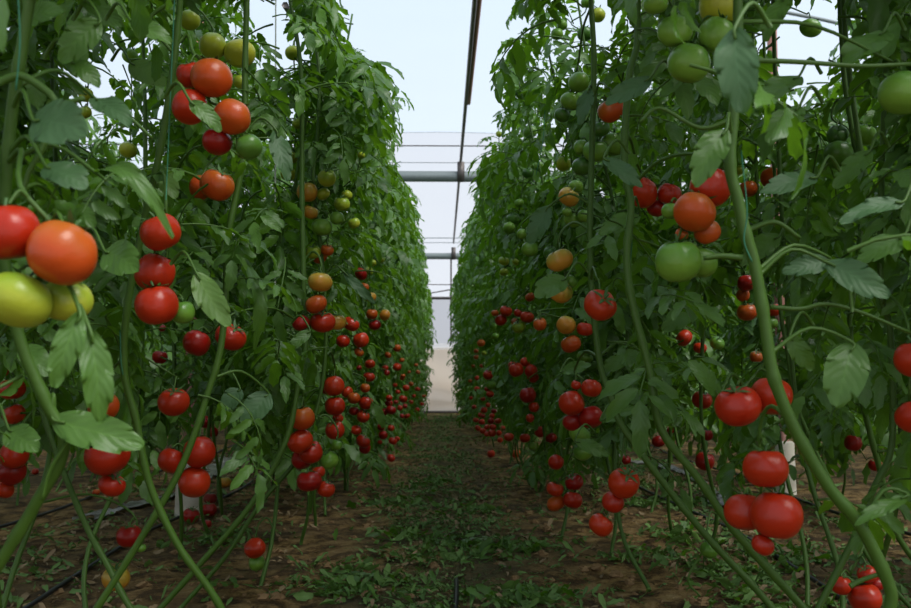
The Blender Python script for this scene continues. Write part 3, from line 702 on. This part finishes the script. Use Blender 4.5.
# torn pale mulch film on the soil under the rows
m, nt, out = new_mat('mulch_film'); p = nt.nodes.new('ShaderNodeBsdfPrincipled'); nzz = noise_tex(nt, 14, 6, coord(nt))
nt.links.new(ramp(nt, nzz.outputs[0], [(.35, (.05, .035, .02)), (.62, (.30, .28, .25))]), p.inputs['Base Color']); p.inputs['Roughness'].default_value = .3
nt.links.new(bump(nt, nzz.outputs[0], .8, .02), p.inputs['Normal']); nt.links.new(p.outputs[0], out.inputs[0]); MULCH = m
for sd, nm, y0, y1 in ((-1, 'left', 4.4, 7.5), (1, 'right', 4.2, 8.5)):
    gx = np.linspace(1.50, 1.72, 10); gy = np.linspace(y0, y1, 90)
    V = np.array([(sd * (1.6 + (x - 1.6) * (.25 + 1.1 * abs(noise.noise(Vector((y * 1.7, sd, 8)))) * 1.6) + .09 * math.sin(y * 2.1 + sd)), y + .06 * math.sin(x * 40), gz(sd * x, y) + .012 + .014 * abs(noise.noise(Vector((x * 14, y * 3, 1)))) + .01 * abs(math.sin(x * 30 + 3 * noise.noise(Vector((x, y, 2)))))) for y in gy for x in gx])
    F_ = [(i * 10 + j, i * 10 + j + 1, (i + 1) * 10 + j + 1, (i + 1) * 10 + j) for i in range(89) for j in range(9)]
    mb = MB(); mb.add(V, F_); o = mb.build('mulch_film', [MULCH])
    sm = o.modifiers.new('s', 'SOLIDIFY'); sm.thickness = .001
    tag(o, f"crumpled dirty mulch film on the soil behind the {nm} row", 'plastic film', 'mulch film strips')

# ------------------------------------------------------------------ greenhouse structure
D1, D2 = 10.0, 16.6; HW = 8.4; EAVE = 2.3; CROWN = 5.25
GALV = plain('galvanised_steel', (.19, .215, .215), .55, .2)
DARKM = plain('dark_steel', (.10, .085, .08), .5, .5)
RUST = plain('red_oxide_pipe', (.28, .12, .09), .6)
CONC = plain('concrete', (.50, .45, .37), .85, scale=18)
def film_mat(name, col, tcol, transp, scale=1.2):
    m, nt, out = new_mat(name); oc = coord(nt)
    nz = noise_tex(nt, scale, 5, oc); cc = mixc(nt, nz.outputs[0], tuple(x * .93 for x in col), col)
    t = nt.nodes.new('ShaderNodeBsdfTranslucent'); nt.links.new(cc, t.inputs[0])
    nt.links.new(bump(nt, nz.outputs[0], .25, .1), t.inputs['Normal'])
    tr = nt.nodes.new('ShaderNodeBsdfTransparent'); tr.inputs[0].default_value = (*tcol, 1)
    mx = nt.nodes.new('ShaderNodeMixShader'); mx.inputs[0].default_value = transp
    nt.links.new(t.outputs[0], mx.inputs[1]); nt.links.new(tr.outputs[0], mx.inputs[2]); nt.links.new(mx.outputs[0], out.inputs[0]); return m
FILM = film_mat('roof_film', (.50, .58, .66), (.95, .98, 1), .74)
GFILM = film_mat('gable_film', (.93, .93, .94), (.95, .96, .98), .62)
GREY = film_mat('grey_film', (.60, .60, .62), (.66, .66, .68), .30)
arch = lambda a: (HW * math.cos(a), EAVE + (CROWN - EAVE) * math.sin(a))
A = np.linspace(0, PI, 41); ysr = np.linspace(-2, D2, 60)
V = np.array([(arch(a)[0], y, arch(a)[1] + .010 * math.sin(y * 5 + 2 * a) * math.sin(a)) for y in ysr for a in A]); n = len(A)
F_ = [(i * n + j, i * n + j + 1, (i + 1) * n + j + 1, (i + 1) * n + j) for i in range(59) for j in range(n - 1)]
mb = MB(); mb.add(V, F_); o = mb.build('ceiling', [FILM]); tag(o, "pale translucent film stretched over the greenhouse roof", kind='structure')
for sd, nm in ((-1, 'left'), (1, 'right')):
    V = np.array([(sd * HW, y, z) for y in ysr for z in (0, .8, 1.6, EAVE)]); F_ = [(i * 4 + j, i * 4 + j + 1, (i + 1) * 4 + j + 1, (i + 1) * 4 + j) for i in range(59) for j in range(3)]
    mb = MB(); mb.add(V, F_); o = mb.build('wall_' + nm, [GFILM]); tag(o, kind='structure')
def grid_wall(x0, x1, z0, z1, y, nx, nz, fn, yo=0):
    gx = np.linspace(x0, x1, nx); gzv = np.linspace(z0, z1, nz)
    V = np.array([(x, y + fn(x, z), z) for z in gzv for x in gx]); F_ = [(i * nx + j, i * nx + j + 1, (i + 1) * nx + j + 1, (i + 1) * nx + j) for i in range(nz - 1) for j in range(nx - 1)]
    return V, F_
# gable wall: arched upper film, grey film band, cloth skirt
V = []; F_ = []
for i, a in enumerate(A):
    x, z = arch(a); V += [(x, D2, 2.12), (x, D2, (max(z, 2.13) + 2.12) / 2), (x, D2, max(z, 2.13))]
for i in range(n - 1):
    for j in range(2): F_.append((i * 3 + j, (i + 1) * 3 + j, (i + 1) * 3 + j + 1, i * 3 + j + 1))
mb = MB(); mb.add(V, F_); o = mb.build('wall_back', [GFILM]); tag(o, kind='structure')
v, f = grid_wall(-HW, HW, 1.22, 2.12, D2, 80, 14, lambda x, z: .02 * math.sin(x * 3 + z * 5)); mb = MB(); mb.add(v, f); o = mb.build('wall_back_band', [GREY]); tag(o, kind='structure')
m, nt, out = new_mat('skirt_cloth'); p = nt.nodes.new('ShaderNodeBsdfPrincipled'); oc = coord(nt); nz = noise_tex(nt, 3, 5, oc)
nt.links.new(ramp(nt, nz.outputs[0], [(.3, (.66, .58, .50)), (.7, (.80, .73, .65))]), p.inputs['Base Color']); p.inputs['Roughness'].default_value = .8
t = nt.nodes.new('ShaderNodeBsdfTranslucent'); t.inputs[0].default_value = (.90, .83, .75, 1); mx = nt.nodes.new('ShaderNodeMixShader'); mx.inputs[0].default_value = .8
nt.links.new(p.outputs[0], mx.inputs[1]); nt.links.new(t.outputs[0], mx.inputs[2]); nt.links.new(mx.outputs[0], out.inputs[0]); SK = m
v, f = grid_wall(-HW, HW, 0, 1.2, D2 - .04, 140, 26, lambda x, z: -.10 * math.exp(-((z - .42 + .06 * math.sin(x * 2.2)) / .10) ** 2) - .06 * math.exp(-((z - .12) / .07) ** 2) + .02 * math.sin(x * 7 + z * 9))
mb = MB(); mb.add(v, f); o = mb.build('end_skirt', [SK]); sm = o.modifiers.new('s', 'SOLIDIFY'); sm.thickness = .004
tag(o, "beige cloth skirt sagging along the foot of the end wall", 'cloth')
mb = MB(); v, f = tube_geo([(-HW, D2 - .1, 1.22), (HW, D2 - .1, 1.22)], .06, 10); mb.add(v, f); o = mb.build('roller_pipe', [film_mat('rolled_film', (1, 1, 1), (1, 1, 1), .62)]); tag(o, "white roller pipe across the end wall above the beige skirt", 'pipe')
mb = MB(); mb.add(*box_geo(-HW, HW, D2 - .06, D2 - .02, 2.09, 2.14)); o = mb.build('end_wall_rail', [DARKM]); tag(o, "thin dark rail topping the grey film band of the end wall", 'rail')
mb = MB(); mb.add(*box_geo(-HW, HW, D2 - .12, D2 - .02, 0, .05)); o = mb.build('baseboard_back', [DARKM]); tag(o, kind='structure')
for d, lab in ((D1, "grey steel cross beam overhead, the nearer and thicker looking one"), (D2 - .15, "grey steel cross beam at the end wall, looking thinner")):
    z = 2.93 if d < 12 else 2.88
    root = empty('cross_beam', (0, d, z)); tag(root, lab, 'beam', 'cross beams')
    mb = MB(); mb.add(*box_geo(-HW + .35, HW - .35, -.03, .03, -.055, .055)); mb.build('beam_tube', [GALV], root)
    mb = MB(); mb.add(*box_geo(.17, .25, -.045, -.03, -.07, .16)); mb.build('clamp_plate', [DARKM], root)
    mb = MB(); pts = [(HW * math.cos(a) * .995, 0, EAVE + (CROWN - EAVE) * math.sin(a) * .985 - z) for a in A]; v, f = tube_geo(pts, .022 if d < 12 else .004, 8); mb.add(v, f); mb.build('roof_hoop', [GALV], root)
def wire(p0, p1, r, name, label, group=None, mat=None, sag=0):
    p0 = np.array(p0, float); p1 = np.array(p1, float)
    pts = [p0 + (p1 - p0) * t - np.array([0, 0, sag * 4 * t * (1 - t)]) for t in np.linspace(0, 1, 14)]
    mb = MB(); v, f = tube_geo(pts, r, 6); mb.add(v, f); o = mb.build(name, [mat or DARKM]); tag(o, label, 'wire' if 'wire' in name else 'pipe' if 'pipe' in name else 'string', group); return o
wire((-HW + .9, D1 - .2, 3.23), (HW - .9, D1 - .2, 3.23), .007, 'support_wire', "dark taut wire above the nearer cross beam", 'crossing wires')
wire((-HW + .9, D1 + .3, 3.22), (HW - .9, D1 + .3, 3.22), .004, 'support_wire', "thin slack wire just under the taut wire by the nearer beam", 'crossing wires', GALV, .06)
wire((-HW + .9, D2 - .4, 3.18), (HW - .9, D2 - .4, 3.18), .008, 'support_wire', "upper of two wires above the end-wall beam", 'crossing wires', GALV)
wire((-HW + .9, D2 - .5, 3.08), (HW - .9, D2 - .5, 3.08), .006, 'support_wire', "lower of two wires above the end-wall beam", 'crossing wires', GALV)
wire((-HW + .9, D2 - .3, 2.34), (HW - .9, D2 - .3, 2.34), .009, 'support_wire', "level wire just above the grey film band at the end wall", 'crossing wires')
wire((-1.2, D2 - .35, 2.0), (1.3, D2 - .35, 2.45), .012, 'brace_pipe', "slanting dark brace crossing the end wall under the level wire")
wire((.21, 3.5, 3.12), (.21, D2 - .2, 3.12), .017, 'overhead_pipe', "long dark overhead pipe running away along the aisle")
wire((.245, 3.5, 3.17), (.235, 7.9, 3.13), .020, 'overhead_pipe', "shorter brown pipe lashed beside the long overhead pipe", None, RUST)
wire((.165, D2 - .15, 2.9), (.165, D2 - .12, 1.25), .018, 'end_post_pipe', "dark upright pipe in the end wall below the thin beam")
wire(at(285, 5, 4.2), at(325, 62, 4.9), .017, 'brace_pipe', "dark brace pipe slanting down into the left row top", None, DARKM)
wire(at(316, -60, 4.3), at(331, 52, 4.6), .013, 'brace_pipe', "steeper thin brace pipe beside the dark one, left row top", None, RUST)
def post(x, y, lab):
    root = empty('support_post', (x, y, 0)); tag(root, lab, 'post', 'posts on pale footings')
    mb = MB(); v, f = tube_geo([(0, 0, 0), (0, 0, .05), (0, 0, .30), (0, 0, .31)], [.066, .064, .060, .045], 20); mb.add(v, f); mb.build('footing', [CONC], root)
    mb = MB(); v, f = tube_geo([(0, 0, .29), (0, 0, 1.2), (0, 0, 2.9)], .03, 12); mb.add(v, f); mb.build('pole', [RUST], root)
g = on_ground(188, 515); post(g[0], g[1], "red-brown post on white round footing behind the left row's low threesome")
g = on_ground(785, 494); post(g[0], g[1], "red-brown post on white round footing behind the thickest right stem")
WHITE = plain('white_string', (.7, .7, .68), .6); GREEN = plain('green_twine', (.015, .14, .07), .5)
wire(at(275, 300, 3.2), at(276, -80, 3.3), .003, 'support_string', "white string hanging in the sky gap at the top of the left row", 'plant strings', WHITE)
for s, d, lab in (("166 200;172 60;176 -40", 1.66, "green twine wound beside the stem near the big high truss"), ("17 -20;20 40;16 90", 1.1, "green twine on the blurred stem in the top left corner"),
                  ("120 330;121 360;123 375", 1.78, "green twine on the stem below the chain"), ("741 150;747 210;744 240;752 262", 1.33, "green twine wound on the thickest right stem"),
                  ("545 110;543 140;536 175", 2.9, "green twine among leaves high in the right row"), ("632 240;630 300;645 365", 1.9, "green twine along the dark stem of the right row")):
    mb = MB(); sp = spline(P2(s, d - .012), 6); v, f = tube_geo(sp, .0011, 6); mb.add(v, f); o = mb.build('support_twine', [GREEN]); tag(o, lab, 'twine', 'green twines')

# ------------------------------------------------------------------ light
w = bpy.data.worlds.new('overcast'); S.world = w; w.use_nodes = True; nt = w.node_tree
bg = nt.nodes['Background']; tc = nt.nodes.new('ShaderNodeTexCoord'); sp = nt.nodes.new('ShaderNodeSeparateXYZ'); nt.links.new(tc.outputs['Generated'], sp.inputs[0])
mr = nt.nodes.new('ShaderNodeMapRange'); nt.links.new(sp.outputs[2], mr.inputs[0]); mr.inputs[1].default_value = -.1; mr.inputs[2].default_value = .5
nt.links.new(mixc(nt, mr.outputs[0], (.98, .98, 1.0), (.72, .84, .98)), bg.inputs[0]); bg.inputs[1].default_value = 1.0
ld = bpy.data.lights.new('sun', 'SUN'); lo = bpy.data.objects.new('sun', ld); COL.objects.link(lo)
ld.energy = 5.0; ld.angle = math.radians(35); ld.color = (1, .97, .90); lo.rotation_euler = (math.radians(22), math.radians(34), 0)

S.view_settings.view_transform = 'Standard'; S.view_settings.look = 'None'; S.view_settings.gamma = 1; S.view_settings.use_curve_mapping = False
S.view_settings.exposure = 0.0
S.cycles.use_denoising = True
S.cycles.max_bounces = 8; S.cycles.diffuse_bounces = 3; S.cycles.glossy_bounces = 2; S.cycles.transmission_bounces = 4; S.cycles.transparent_max_bounces = 8
print('verts', sum(len(m.vertices) for m in bpy.data.meshes), 'tomatoes', len(PROT), 'bytes')

for o in S.objects:
    if 'label' in o and len(o['label'].split()) > 16: print('LONG', len(o['label'].split()), o['label'])
